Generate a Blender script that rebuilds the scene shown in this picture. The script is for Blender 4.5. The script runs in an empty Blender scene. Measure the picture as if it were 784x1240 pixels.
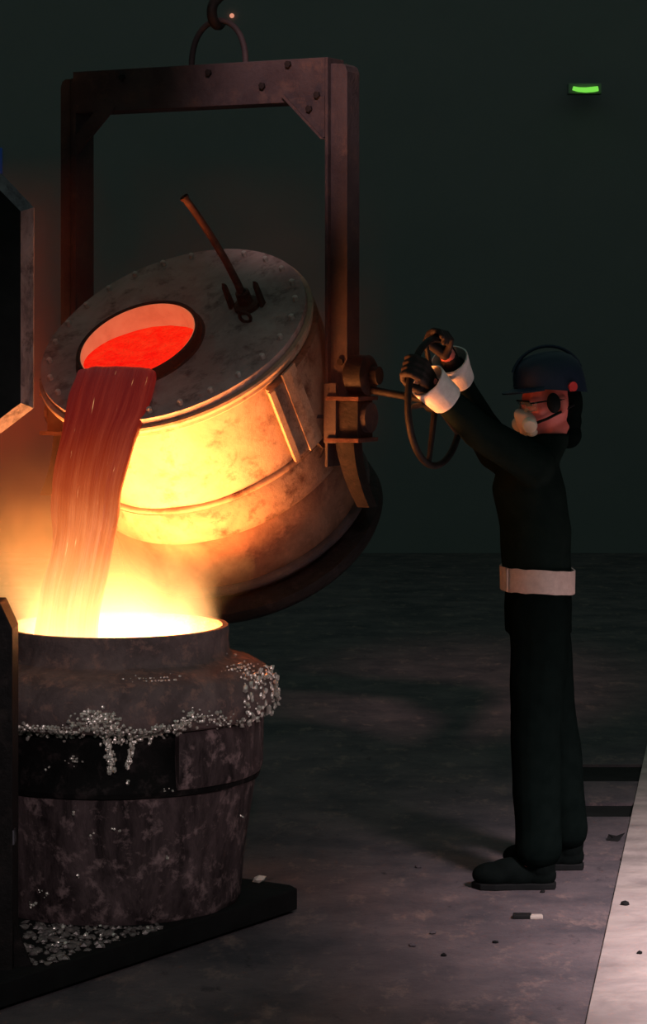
import bpy, bmesh, math, random
from mathutils import Vector, Matrix, noise
V = Vector
random.seed(7)
SC = bpy.context.scene
COL = SC.collection
PI = math.pi
W_, H_, F_ = 784.0, 1240.0, 3000.0        # frame and focal length in pixels
CAMZ, HOR = 1.875, 400.0                  # camera height, row of the horizon

# ---------------------------------------------------------------- camera, world, lights, exposure
cd = bpy.data.cameras.new('camera')
cam = bpy.data.objects.new('camera', cd); COL.objects.link(cam)
cam.location = (0, 0, CAMZ); cam.rotation_euler = (PI/2, 0, 0)
cd.sensor_fit = 'VERTICAL'; cd.sensor_height = 24; cd.lens = 24*F_/H_
cd.shift_y = -(H_/2 - HOR)/H_
cd.clip_end = 200
SC.camera = cam
SC.view_settings.view_transform = 'Standard'
SC.view_settings.look = 'None'
SC.view_settings.exposure = 0.0
SC.view_settings.gamma = 1.0
SC.view_settings.use_curve_mapping = False
SC.cycles.max_bounces = 6
SC.cycles.volume_bounces = 1
SC.cycles.use_denoising = True
w = bpy.data.worlds.new('world'); SC.world = w; w.use_nodes = True
w.node_tree.nodes['Background'].inputs[0].default_value = (0.64, 1.0, 0.86, 1)
w.node_tree.nodes['Background'].inputs[1].default_value = 0.118

def lamp(name, kind, loc, target, energy, color, **kw):
    d = bpy.data.lights.new(name, kind); d.energy = energy; d.color = color
    for k, v in kw.items(): setattr(d, k, v)
    o = bpy.data.objects.new(name, d); COL.objects.link(o); o.location = loc
    o.rotation_euler = (V(target)-V(loc)).to_track_quat('-Z', 'Y').to_euler()
    return o
# the hall's cool overhead working lamp, above and to the right of the photographer
lamp('hall_lamp', 'SPOT', (2.5, 4.9, 3.7), (2.4, 7.15, 0.0), 3500, (1.0, 0.80, 0.85), spot_size=math.radians(57), spot_blend=1.0, shadow_soft_size=0.45)
# weaker lamp on the walkway beside the photographer
lamp('walkway_lamp', 'SPOT', (0.3, 1.0, 3.4), (-0.62, 7.8, 0.54), 330, (1.0, 0.79, 0.82), spot_size=math.radians(26), spot_blend=0.9, shadow_soft_size=0.12)

# added spot, out of view, that brightens the frame's crossbeam
lamp('beam_fill', 'SPOT', (-0.6, 4.2, 5.2), (0.0, 8.3, 2.76), 1250, (1.0, 0.58, 0.58), spot_size=math.radians(13), spot_blend=1.0, shadow_soft_size=0.1)
GLOW = (1.0, 0.29, 0.07)
POOL_STRENGTH = 290.0

# ---------------------------------------------------------------- helpers
ORIGIN = {}
def unproj(px, py, Y): return V(((px-392)*Y/F_, Y, CAMZ-(py-HOR)*Y/F_))
def tag(o, label=None, cat=None, group=None, kind=None):
    for k, v in (('label', label), ('category', cat), ('group', group), ('kind', kind)):
        if v: o[k] = v
    return o
def thing(name, label, cat, loc, group=None):
    o = bpy.data.objects.new(name, None); COL.objects.link(o); o.location = loc
    o.empty_display_size = 0.1
    ORIGIN[o.name] = V(loc); return tag(o, label, cat, group)
def link(name, me, mat, parent=None, origin=None):
    org = ORIGIN[parent.name] if parent else (V(origin) if origin is not None else V((0, 0, 0)))
    if org.length: me.transform(Matrix.Translation(-org))
    o = bpy.data.objects.new(name, me); COL.objects.link(o)
    if mat and not me.materials: me.materials.append(mat)
    if parent: o.parent = parent
    else: o.location = org
    ORIGIN[o.name] = org
    return o
def inst(name, me, parent, M):
    o = bpy.data.objects.new(name, me); COL.objects.link(o)
    o.parent = parent; o.matrix_local = Matrix.Translation(-ORIGIN[parent.name]) @ M
    return o
def frame_from(z, x=None):
    z = V(z).normalized(); x = V(x) if x is not None else (V((1, 0, 0)) if abs(z.x) < .9 else V((0, 1, 0)))
    y = z.cross(x).normalized(); x = y.cross(z).normalized()
    return Matrix((x, y, z)).transposed()
def mtx(R, t):
    M = R.to_4x4(); M.translation = V(t); return M

class MB:
    def __init__(s): s.v = []; s.f = []
    def add(s, vs, fs):
        n = len(s.v); s.v += [V(p) for p in vs]; s.f += [tuple(i+n for i in f) for f in fs]; return s
    def box(s, c, size, R=None, taper=1.0):
        R = R or Matrix.Identity(3); hx, hy, hz = [d/2 for d in size]
        vs = []
        for z in (-hz, hz):
            k = taper if z > 0 else 1
            for x, y in ((-hx, -hy), (hx, -hy), (hx, hy), (-hx, hy)): vs.append(V(c)+R@V((x*k, y*k, z)))
        return s.add(vs, [(3, 2, 1, 0), (4, 5, 6, 7), (0, 1, 5, 4), (1, 2, 6, 5), (2, 3, 7, 6), (3, 0, 4, 7)])
    def prism(s, pts, off):            # closed polygon (3D points) extruded by vector
        n = len(pts); vs = [V(p) for p in pts]+[V(p)+V(off) for p in pts]
        return s.add(vs, [tuple(range(n))[::-1], tuple(range(n, 2*n))]+[(i, (i+1) % n, n+(i+1) % n, n+i) for i in range(n)])
    def tube(s, path, r, seg=12, caps=True, closed=False):
        P = [V(p) for p in path]; n = len(P); rr = r if isinstance(r, (list, tuple)) else [r]*n
        ref = None; rings = []
        for i in range(n):
            if closed: t = (P[(i+1) % n]-P[i-1]).normalized()
            else: t = (P[min(i+1, n-1)]-P[max(i-1, 0)]).normalized()
            if ref is None: ref = t.orthogonal().normalized()
            ref = (ref-t*ref.dot(t)).normalized(); b = t.cross(ref)
            rings.append([P[i]+(ref*math.cos(k*2*PI/seg)+b*math.sin(k*2*PI/seg))*rr[i] for k in range(seg)])
        vs = [p for ring in rings for p in ring]; fs = []
        for i in range(n if closed else n-1):
            j = (i+1) % n
            for k in range(seg): k2 = (k+1) % seg; fs.append((i*seg+k, i*seg+k2, j*seg+k2, j*seg+k))
        if caps and not closed: fs += [tuple(range(seg))[::-1], tuple((n-1)*seg+k for k in range(seg))]
        return s.add(vs, fs)
    def lathe(s, prof, M=None, seg=64, a0=0, a1=2*PI, closed_prof=False, jit=None):   # prof: (r, z)
        M = M or Matrix.Identity(4); full = abs(a1-a0-2*PI) < 1e-6; m = len(prof); cols = seg if full else seg+1
        vs = []
        for i in range(cols):
            a = a0+(a1-a0)*i/seg
            for r, z in prof:
                if jit: r = r+jit(a, z)
                vs.append(M@V((r*math.cos(a), r*math.sin(a), z)))
        fs = []
        for i in range(seg):
            j = (i+1) % cols
            for k in range(m if closed_prof else m-1):
                k2 = (k+1) % m; fs.append((i*m+k, j*m+k, j*m+k2, i*m+k2))
        if closed_prof and not full: fs += [tuple(range(m)), tuple((cols-1)*m+k for k in range(m))[::-1]]
        return s.add(vs, fs)
    def ell(s, c, rad, R=None, u=20, v=12, fn=None):
        R = R or Matrix.Identity(3); vs = []; rx, ry, rz = rad if isinstance(rad, (tuple, list)) else (rad,)*3
        vs.append((0, 0, 1))
        for i in range(1, v):
            t = PI*i/v
            for k in range(u): p = 2*PI*k/u; vs.append((math.sin(t)*math.cos(p), math.sin(t)*math.sin(p), math.cos(t)))
        vs.append((0, 0, -1)); out = []
        for q in vs:
            q = V((q[0]*rx, q[1]*ry, q[2]*rz))
            if fn: q = fn(q)
            out.append(V(c)+R@q)
        fs = [(0, 1+k, 1+(k+1) % u) for k in range(u)]
        for i in range(v-2):
            for k in range(u): a = 1+i*u+k; b = 1+i*u+(k+1) % u; fs.append((a, a+u, b+u, b))
        L = 1+(v-1)*u; fs += [(L, L-u+(k+1) % u, L-u+k) for k in range(u)]
        return s.add(out, fs)
    def ico(s, c, r, jit=0.25, stretch=(1, 1, 1)):
        g = (1+5**.5)/2; vs = []
        for x, y, z in ((-1, g, 0), (1, g, 0), (-1, -g, 0), (1, -g, 0), (0, -1, g), (0, 1, g), (0, -1, -g), (0, 1, -g), (g, 0, -1), (g, 0, 1), (-g, 0, -1), (-g, 0, 1)):
            k = r*(1+random.uniform(-jit, jit))/1.9
            vs.append(V(c)+V((x*k*stretch[0], y*k*stretch[1], z*k*stretch[2])))
        return s.add(vs, [(0, 11, 5), (0, 5, 1), (0, 1, 7), (0, 7, 10), (0, 10, 11), (1, 5, 9), (5, 11, 4), (11, 10, 2), (10, 7, 6), (7, 1, 8), (3, 9, 4), (3, 4, 2), (3, 2, 6), (3, 6, 8), (3, 8, 9), (4, 9, 5), (2, 4, 11), (6, 2, 10), (8, 6, 7), (9, 8, 1)])
    def chain(s, pts, rads, seg=14):   # tapered limb with rounded joints
        pts = [V(p) for p in pts]
        for p, r in zip(pts, rads): s.ell(p, r, u=14, v=8)
        for i in range(len(pts)-1): s.tube([pts[i], pts[i+1]], [rads[i], rads[i+1]], seg)
        return s
    def loft(s, rings, u=28):          # rings: (centre, rx, ry) horizontal ellipses
        vs = []
        for c, rx, ry in rings:
            for k in range(u): vs.append(V(c)+V((rx*math.cos(2*PI*k/u), ry*math.sin(2*PI*k/u), 0)))
        fs = [tuple(range(u))[::-1], tuple((len(rings)-1)*u+k for k in range(u))]
        for i in range(len(rings)-1):
            for k in range(u): k2 = (k+1) % u; fs.append((i*u+k, i*u+k2, (i+1)*u+k2, (i+1)*u+k))
        return s.add(vs, fs)
    def mesh(s, name, smooth=False, bevel=0):
        me = bpy.data.meshes.new(name); me.from_pydata([tuple(p) for p in s.v], [], s.f); me.update()
        bm = bmesh.new(); bm.from_mesh(me); bmesh.ops.recalc_face_normals(bm, faces=bm.faces)
        if bevel:
            ed = [e for e in bm.edges if len(e.link_faces) == 2 and e.calc_face_angle() > .6]
            bmesh.ops.bevel(bm, geom=ed, offset=bevel, segments=2, affect='EDGES', profile=.6)
        if smooth:
            for f in bm.faces: f.smooth = True
            for e in bm.edges:
                if len(e.link_faces) == 2 and e.calc_face_angle() > math.radians(smooth if smooth > 1 else 42): e.smooth = False
        bm.to_mesh(me); bm.free(); return me
    def build(s, name, mat, parent=None, smooth=False, bevel=0, origin=None):
        return link(name, s.mesh(name, smooth, bevel), mat, parent, origin)

def remesh(mb, vox, smooth=3, fn=None):
    me = mb.mesh('tmp'); o = bpy.data.objects.new('tmp', me); COL.objects.link(o)
    m = o.modifiers.new('r', 'REMESH'); m.mode = 'VOXEL'; m.voxel_size = vox
    if smooth:
        k = o.modifiers.new('s', 'SMOOTH'); k.iterations = smooth; k.factor = .5
    dg = bpy.context.evaluated_depsgraph_get(); dg.update()
    out = bpy.data.meshes.new_from_object(o.evaluated_get(dg))
    bpy.data.objects.remove(o); bpy.data.meshes.remove(me)
    for p in out.polygons: p.use_smooth = True
    if fn:
        for v in out.vertices: v.co = fn(v.co)
    return out

# ---- materials
class NT:
    def __init__(s, name):
        s.m = bpy.data.materials.new(name); s.m.use_nodes = True; s.t = s.m.node_tree; s.t.nodes.clear()
        s.out = s.t.nodes.new('ShaderNodeOutputMaterial')
    def n(s, typ, **kw):
        x = s.t.nodes.new(typ)
        for k, v in kw.items(): setattr(x, k, v)
        return x
    def l(s, a, b): s.t.links.new(a, b)
    def math(s, op, a, b=None, c=None, clamp=False):
        x = s.n('ShaderNodeMath', operation=op); x.use_clamp = clamp
        for i, q in enumerate((a, b, c)):
            if q is None: continue
            if isinstance(q, (int, float)): x.inputs[i].default_value = q
            else: s.l(q, x.inputs[i])
        return x.outputs[0]
    def noise(s, vec, scale, detail=5, rough=.6, dist=0):
        x = s.n('ShaderNodeTexNoise'); x.inputs['Scale'].default_value = scale; x.inputs['Detail'].default_value = detail
        x.inputs['Roughness'].default_value = rough; x.inputs['Distortion'].default_value = dist
        if vec is not None: s.l(vec, x.inputs['Vector'])
        return x.outputs['Fac']
    def coord(s, scale=(1, 1, 1), what='Object'):
        c = s.n('ShaderNodeTexCoord').outputs[what]; m = s.n('ShaderNodeMapping'); m.inputs['Scale'].default_value = scale
        s.l(c, m.inputs['Vector']); return m.outputs[0]
    def ramp(s, fac, stops, interp='LINEAR'):
        r = s.n('ShaderNodeValToRGB'); e = r.color_ramp.elements; r.color_ramp.interpolation = interp
        while len(e) < len(stops): e.new(.5)
        for q, (p, c) in zip(e, stops): q.position = p; q.color = (*c, 1)
        s.l(fac, r.inputs[0]); return r.outputs[0]
    def mixc(s, fac, a, b, blend='MIX'):
        x = s.n('ShaderNodeMix', data_type='RGBA', blend_type=blend)
        for i, q in ((0, fac), (6, a), (7, b)):
            if isinstance(q, (int, float)): x.inputs[i].default_value = q
            elif isinstance(q, tuple): x.inputs[i].default_value = (*q, 1)
            else: s.l(q, x.inputs[i])
        return x.outputs[2]
    def bsdf(s, color, rough=.7, metal=0, bump=None, bstr=.3, bdist=.01, emit=None, estr=0, spec=.5):
        b = s.n('ShaderNodeBsdfPrincipled')
        def put(k, q):
            if isinstance(q, (int, float)): b.inputs[k].default_value = q
            elif isinstance(q, tuple): b.inputs[k].default_value = (*q, 1)
            else: s.l(q, b.inputs[k])
        put('Base Color', color); put('Roughness', rough); put('Metallic', metal); put('Specular IOR Level', spec)
        if bump is not None:
            n = s.n('ShaderNodeBump'); n.inputs['Strength'].default_value = bstr; n.inputs['Distance'].default_value = bdist
            s.l(bump, n.inputs['Height']); s.l(n.outputs[0], b.inputs['Normal'])
        if emit is not None: put('Emission Color', emit); put('Emission Strength', estr)
        s.l(b.outputs[0], s.out.inputs['Surface']); return s.m

def simple(name, c1, c2=None, rough=.7, metal=0, scale=8, bstr=.25, bdist=.005, stretch=(1, 1, 1), lo=.35, hi=.65, spec=.5):
    t = NT(name); co = t.coord(stretch); f = t.noise(co, scale, 7, .65)
    col = t.ramp(f, [(lo, c1), (hi, c2 or c1)])
    g = t.noise(co, scale*5, 5, .7)
    return t.bsdf(col, rough, metal, g, bstr, bdist, spec=spec)

def m_mottled(name, a, b, c, s1, s2, rough=.6, metal=0, stretch=(1, 1, 1), bstr=.5, bdist=.006, spec=.12):
    t = NT(name); co = t.coord(stretch); n1 = t.noise(co, s1, 8, .7, .4); n2 = t.noise(t.coord(), s2, 6, .7, .2)
    col = t.mixc(t.ramp(n2, [(.52, (0, 0, 0)), (.68, (1, 1, 1))]), t.ramp(n1, [(.38, a), (.62, b)]), c)
    return t.bsdf(col, rough, metal, t.math('ADD', n1, t.noise(co, s2*3, 6, .7)), bstr, bdist, spec=spec)

M = {}
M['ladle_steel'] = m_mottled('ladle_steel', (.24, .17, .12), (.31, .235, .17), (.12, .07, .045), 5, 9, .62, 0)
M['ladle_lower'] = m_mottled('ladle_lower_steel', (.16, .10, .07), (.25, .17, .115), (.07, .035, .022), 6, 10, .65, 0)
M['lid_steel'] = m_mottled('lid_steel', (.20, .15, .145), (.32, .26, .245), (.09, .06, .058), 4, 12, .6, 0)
M['ladle_bottom'] = m_mottled('ladle_bottom_shaded', (.085, .045, .03), (.17, .10, .065), (.20, .11, .07), 6, 10, .7, 0)  # bottom steel darkened, shade of the lower right put into its colour
M['dark_iron'] = m_mottled('dark_iron', (.008, .007, .007), (.016, .014, .014), (.028, .021, .020), 7, 16, .55, 0)
M['frame_steel'] = m_mottled('frame_steel', (.026, .021, .023), (.046, .038, .040), (.06, .042, .038), 4, 14, .6, 0)
M['pot_body'] = m_mottled('pot_cast_iron', (.022, .016, .017), (.12, .085, .088), (.30, .21, .21), 10, 17, .62, 0, (1, 1, .35), .7)
M['pot_shoulder'] = m_mottled('pot_scaled_iron', (.10, .075, .075), (.19, .14, .135), (.30, .18, .15), 7, 22, .65, 0, (1, 1, .8), .7)
M['pot_black'] = m_mottled('pot_sooty_iron', (.003, .003, .003), (.009, .008, .008), (.04, .03, .03), 9, 18, .7)
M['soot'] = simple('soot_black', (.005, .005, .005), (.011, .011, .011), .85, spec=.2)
def m_ref():
    t = NT('lit_pink_refractory'); n = t.noise(t.coord(), 14, 6, .65)  # light thrown on the lining by the metal, added as emission
    return t.bsdf(t.ramp(n, [(.35, (.55, .42, .34)), (.65, (.66, .52, .44))]), .9, 0, n, .3, .005, emit=t.ramp(n, [(.3, (.42, .085, .030)), (.7, (.54, .13, .048))]), estr=.85)
M['refractory'] = m_ref()
M['edge_grey'] = m_mottled('worn_grey_steel', (.06, .055, .068), (.19, .18, .205), (.025, .02, .025), 10, 18, .7, 0, (1, 1, .5))
M['bead'] = simple('metal_bead', (.70, .63, .56), (.92, .86, .78), .22, .55, scale=30)
M['slag_dull'] = simple('slag_crumbs', (.10, .085, .085), (.32, .28, .26), .4, .35, scale=25)
M['lead_grey'] = simple('pale_lump', (.36, .31, .27), (.5, .44, .38), .7)
M['blackcloth'] = simple('black_work_cloth', (.0032, .0058, .0052), (.0046, .0080, .0072), 1.0, scale=20, spec=.0, bstr=.1)
M['boot'] = simple('black_boot_leather', (.003, .005, .0045), (.0045, .007, .0065), .9, scale=30, spec=.03)
M['cuff'] = simple('pale_canvas_cuff', (.70, .63, .61), (.84, .77, .75), .9, scale=40, bstr=.3)
M['glove'] = simple('brown_leather_glove', (.008, .0035, .003), (.014, .005, .004), .8, scale=30)
M['band'] = simple('pale_cloth_band', (.50, .37, .33), (.62, .47, .42), .9, scale=40)
M['skin'] = simple('skin', (.62, .13, .11), (.70, .17, .14), .55, scale=20, bstr=.05)
M['helmet'] = simple('blue_helmet', (.003, .011, .035), (.004, .014, .042), .6, scale=4, bstr=.02)
M['red_dot'] = simple('red_sticker', (.75, .05, .05), (.85, .08, .08), .4, scale=4, bstr=.02)
M['mask_white'] = simple('mask_rubber', (.70, .58, .54), (.78, .66, .62), .45, scale=6, bstr=.02)
M['filter'] = simple('filter_cartridge', (.85, .80, .68), (.9, .85, .75), .35, scale=6, bstr=.02)
M['black_rubber'] = simple('black_rubber', (.006, .007, .007), (.010, .011, .011), .7, scale=6, bstr=.02, spec=.1)
M['eye'] = simple('eye', (.5, .45, .42), (.55, .5, .46), .2, scale=6, bstr=0)
M['pipe'] = m_mottled('rusty_pipe', (.035, .016, .014), (.07, .032, .026), (.11, .05, .034), 14, 30, .6)
M['bolt'] = simple('bolt_steel', (.34, .30, .28), (.50, .45, .42), .5, scale=20)
def m_glass():
    t = NT('safety_lens'); b = t.n('ShaderNodeBsdfPrincipled'); b.inputs['Base Color'].default_value = (.9, .85, .8, 1)
    b.inputs['Roughness'].default_value = .1; b.inputs['Transmission Weight'].default_value = .85; b.inputs['IOR'].default_value = 1.3
    t.l(b.outputs[0], t.out.inputs['Surface']); return t.m
M['lens'] = m_glass()

def m_floor():
    t = NT('foundry_floor'); co = t.coord()
    n1 = t.noise(co, 2.6, 9, .70, .1); n2 = t.noise(t.coord((1, .5, 1)), 8, 8, .75, .1); n3 = t.noise(co, 42, 4, .7)
    c = t.ramp(n1, [(.36, (.062, .056, .064)), (.62, (.135, .108, .112))])
    c = t.mixc(t.ramp(n2, [(.54, (0, 0, 0)), (.72, (1, 1, 1))]), c, (.24, .17, .15))
    c = t.mixc(t.ramp(n2, [(.28, (1, 1, 1)), (.40, (0, 0, 0))]), c, (.022, .02, .024))
    c = t.mixc(t.ramp(n3, [(.66, (0, 0, 0)), (.74, (1, 1, 1))]), c, (.03, .028, .03))
    return t.bsdf(c, .85, 0, t.math('ADD', n2, n3), .5, .01, spec=.25)
M['floor'] = m_floor()
def m_slab():
    t = NT('pale_concrete_slab'); co = t.coord((1, 1, 1))
    n1 = t.noise(co, 2.2, 8, .6, 1.6); n2 = t.noise(co, 14, 6, .7)
    wv = t.n('ShaderNodeTexWave'); wv.inputs['Scale'].default_value = .8; wv.inputs['Distortion'].default_value = 9; wv.inputs['Detail'].default_value = 4
    wv.bands_direction = 'DIAGONAL'; t.l(t.coord((.8, 1.6, 1)), wv.inputs['Vector'])
    c = t.ramp(n1, [(.35, (.27, .23, .215)), (.62, (.42, .36, .325))])
    c = t.mixc(t.ramp(n2, [(.2, (1, 1, 1)), (.30, (0, 0, 0))]), c, (.15, .12, .12))
    return t.bsdf(c, .9, 0, t.math('ADD', wv.outputs['Fac'], t.math('MULTIPLY', n2, .35)), .55, .03, spec=.2)
M['slab'] = m_slab()
M['wall'] = simple('dark_sheet_wall', (.20, .205, .205), (.215, .218, .218), .95, scale=1.5, bstr=.1, spec=.1)

def emis(name, color, strength, noise=None):
    t = NT(name); e = t.n('ShaderNodeEmission'); e.inputs[0].default_value = (*color, 1); e.inputs[1].default_value = strength
    t.l(e.outputs[0], t.out.inputs['Surface']); return t.m
M['pool'] = emis('molten_pool_glow', GLOW, POOL_STRENGTH)
M['green_tube'] = emis('green_lamp_tube', (.13, .50, .05)  , 1.5)
M['spark_glow'] = emis('orange_spark_glow', (.9, .35, .22), .8)
M['blue_pane'] = emis('blue_night_pane', (.02, .06, .22), .16)

def m_spout():
    t = NT('molten_spout_surface'); co = t.coord()
    n = t.noise(co, 22, 6, .7, .5)
    c = t.ramp(n, [(.40, (1.0, .004, .001)), (.66, (1.0, .028, .006))])
    e = t.ramp(t.noise(co, 120, 3, .8), [(.3, (.70, .70, .70)), (.7, (1.15, 1.15, 1.15))])
    return t.bsdf((.03, .005, .004), .6, 0, n, .2, .006, spec=.15, emit=t.mixc(1.0, c, e, 'MULTIPLY'), estr=1.0)
M['spout'] = m_spout()
def m_stream():
    t = NT('molten_stream'); uv = t.n('ShaderNodeTexCoord').outputs['UV']
    def map_(sc):
        m = t.n('ShaderNodeMapping'); m.inputs['Scale'].default_value = sc; t.l(uv, m.inputs['Vector']); return m.outputs[0]
    n1 = t.noise(map_((9, 1.3, 1)), 1.0, 6, .65, .5)
    n2 = t.noise(map_((24, 3.0, 1)), 1.0, 5, .65, .3)
    sep = t.n('ShaderNodeSeparateXYZ'); t.l(uv, sep.inputs[0]); v = sep.outputs[1]
    # brighter downward, light of pot and fumes painted into the emission
    base = t.ramp(v, [(0.0, (.085, .002, .003)), (.25, (.12, .003, .002)), (.45, (.22, .012, .004)), (.65, (.30, .030, .010)), (1.0, (.7, .22, .07))])
    hot = t.ramp(v, [(0.0, (.12, .004, .004)), (.22, (.21, .020, .010)), (.5, (.38, .065, .022)), (1.0, (1.0, .42, .18))])
    f = t.math('MULTIPLY', t.ramp(n1, [(.40, (0, 0, 0)), (.62, (1, 1, 1))]), t.ramp(n2, [(.35, (.25, .25, .25)), (.65, (1, 1, 1))]))
    c = t.mixc(f, base, hot)
    glint = t.ramp(t.noise(map_((34, 9, 1)), 1.0, 3, .5, .2), [(.70, (0, 0, 0)), (.78, (.95, .55, .22))])  # yellow reflections on the skin painted as emissive spots
    c = t.mixc(1.0, c, glint, 'ADD')
    return t.bsdf((.012, .004, .003), .30, .0, t.math('ADD', n1, n2), .5, .012, emit=c, estr=1.0)
M['stream'] = m_stream()

# ---------------------------------------------------------------- setting
def struct(mb, name, mat, **kw): return tag(mb.build(name, mat, **kw), kind='structure')
fl = MB().box((1, 6, -.042), (18, 30, .06)); floor = struct(fl, 'floor', M['soot'])
tiles = [(-8.0, 10.0, -6.0, -1.5), (-8.0, 10.0, -1.48, 1.6), (-8.0, 10.0, 1.62, 4.4), (-8.0, 10.0, 4.402, 8.765), (-8.0, .90, 8.766, 10.7), (-8.0, 10.0, 10.701, 20.85)]
for a, b in ((8.815, 9.55), (9.83, 10.3)): tiles.append((.903, 10.0, a, b))
for x0, x1, y0, y1 in tiles:
    MB().box(((x0+x1)/2, (y0+y1)/2, -.006), (x1-x0, y1-y0, .012)).build('slab', M['floor'], floor)
raised = MB()
eA = unproj(718, 1200, 1); eB = unproj(784, 900, 1)
SLZ = .010
def on_z(px, py, z): Y = (CAMZ-z)*F_/(py-HOR); return V(((px-392)*Y/F_, Y, z))
a1 = on_z(718, 1200, SLZ); a2 = on_z(784, 900, SLZ); dd = (a2-a1).normalized()
p0 = a1-dd*3.0; p1 = a2+dd*5.0
raised.prism([(p0.x, p0.y, 0), (p1.x, p1.y, 0), (p1.x+3, p1.y, 0), (p0.x+3, p0.y, 0)], (0, 0, SLZ))
struct(raised, 'trim_1', M['slab'], bevel=.003)
def wall(name, c, size):
    o = struct(MB().box(c, size), name, M['wall']); return o
wb = wall('wall_back', (1, 20.95, 3.5), (18, .2, 7.1))
wl = wall('wall_left', (-8.1, 6, 3.5), (.2, 30, 7.1))
wr = wall('wall_right', (10.1, 6, 3.5), (.2, 30, 7.1))
# a blue window pane far off at the left edge of the view
g = MB().box((-2.765, 20.84, 3.2), (.12, .03, .42)); struct(g, 'window_1', M['blue_pane'])

# ---------------------------------------------------------------- pouring ladle geometry frame
Tt = math.radians(38); pdir = V((-.47, -.883, 0)).normalized(); adir = V((-pdir.y, pdir.x, 0)); zz = V((0, 0, 1))
nrm = math.sin(Tt)*pdir+math.cos(Tt)*zz; ddir = math.cos(Tt)*pdir-math.sin(Tt)*zz
C0 = unproj(210, 405, 8.35)
def LP(u, v, w=0): return C0+adir*u+ddir*v+nrm*w
RL = Matrix((adir, ddir, -nrm)).transposed()          # lathe z = down the ladle axis
if RL.determinant() < 0: RL = Matrix((adir, ddir, -nrm)).transposed()
ML = mtx(RL, C0)
HU, HV, HR = -.084, .086, .200

ladle = thing('pouring_ladle', 'large tilted steel ladle with bolted lid, pouring from a round spout', 'ladle', LP(0, 0, -.85))
def shell_jit(amp, f, seed):
    return lambda a, z: amp*noise.noise(V((math.cos(a)*f, math.sin(a)*f, z*f+seed)))
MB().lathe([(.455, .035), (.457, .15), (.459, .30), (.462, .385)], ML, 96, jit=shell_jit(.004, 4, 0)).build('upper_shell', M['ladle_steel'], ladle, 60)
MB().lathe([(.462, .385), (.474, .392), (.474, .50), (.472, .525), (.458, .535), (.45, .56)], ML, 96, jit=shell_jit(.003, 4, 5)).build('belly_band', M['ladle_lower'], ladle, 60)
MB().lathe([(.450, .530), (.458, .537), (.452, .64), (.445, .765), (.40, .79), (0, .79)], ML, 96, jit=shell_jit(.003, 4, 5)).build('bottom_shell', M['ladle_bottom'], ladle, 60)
MB().lathe([(.462, .372), (.472, .376), (.475, .384), (.472, .392), (.462, .395)], ML, 96).build('weld_seam', M['ladle_lower'], ladle, 60)
MB().lathe([(.44, .745), (.462, .750), (.468, .765), (.462, .778), (.44, .782)], ML, 96).build('bottom_hoop', M['frame_steel'], ladle, 60)
MB().lathe([(.41, .785), (.40, .835), (.455, .838), (.478, .845), (.484, .875), (.472, .895), (.38, .895)], ML, 96).build('foot_ring', M['dark_iron'], ladle, 60)
MB().lathe([(.455, .012), (.485, .014), (.488, .022), (.484, .034), (.476, .038), (.478, .050), (.470, .058), (.452, .060)], ML, 96).build('rim_flange', M['ladle_steel'], ladle, 35)
# trunnion pad wrapped on the right flank, with its bright leading edge
pad = MB()
Rp = [(.458, .075), (.488, .075), (.488, .365), (.462, .365)]
pad.lathe(Rp, ML, 20, math.radians(-48), math.radians(25), closed_prof=True).build('trunnion_pad', M['ladle_lower'], ladle, 30)
MB().lathe([(.486, .07), (.500, .07), (.500, .362), (.486, .362)], ML, 2, math.radians(24), math.radians(26.4), closed_prof=True).build('pad_rib', M['ladle_steel'], ladle)
MB().lathe([(.486, .05), (.494, .05), (.494, .37), (.486, .37)], ML, 2, math.radians(10), math.radians(18), closed_prof=True).build('pad_rib', M['ladle_steel'], ladle)
# trunnions (both sides) with triangular gussets
AX = C0-nrm*.35
for sg in (1, -1):
    tr = MB(); tr.tube([AX+adir*sg*.45, AX+adir*sg*.64], .05, 24)
    tr.tube([AX+adir*sg*.455, AX+adir*sg*.478], .11, 28)
    t_ = tr.build('trunnion', M['frame_steel'], ladle, 40)
    gs = MB()
    for th in (50, 130, 230, 310):
        e = math.cos(math.radians(th))*(-nrm)+math.sin(math.radians(th))*ddir
        o = (-nrm).cross(ddir).normalized()
        side = e.cross(adir).normalized()*.006
        gs.prism([AX+adir*sg*.445+e*.045-side, AX+adir*sg*.445+e*.18-side, AX+adir*sg*.50+e*.05-side], side*2)
    gs.build('gusset', M['frame_steel'], t_)
# lid plate with the spout hole
lid = thing_lid = None
lm = MB(); NS, NRG = 72, 8; vs = []
for side_w in (0.0,):
    for r in range(NRG+1):
        t = r/NRG
        for k in range(NS):
            a = 2*PI*k/NS
            ou, ov = .470*math.cos(a), .470*math.sin(a); iu, iv = HU+.212*math.cos(a), HV+.212*math.sin(a)
            u = ou+(iu-ou)*t; v = ov+(iv-ov)*t
            vs.append(LP(u, v, .012+.003*noise.noise(V((u*5, v*5, 1)))))
fs = []
for r in range(NRG):
    for k in range(NS): k2 = (k+1) % NS; fs.append((r*NS+k, r*NS+k2, (r+1)*NS+k2, (r+1)*NS+k))
lm.add(vs, fs)
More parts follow.
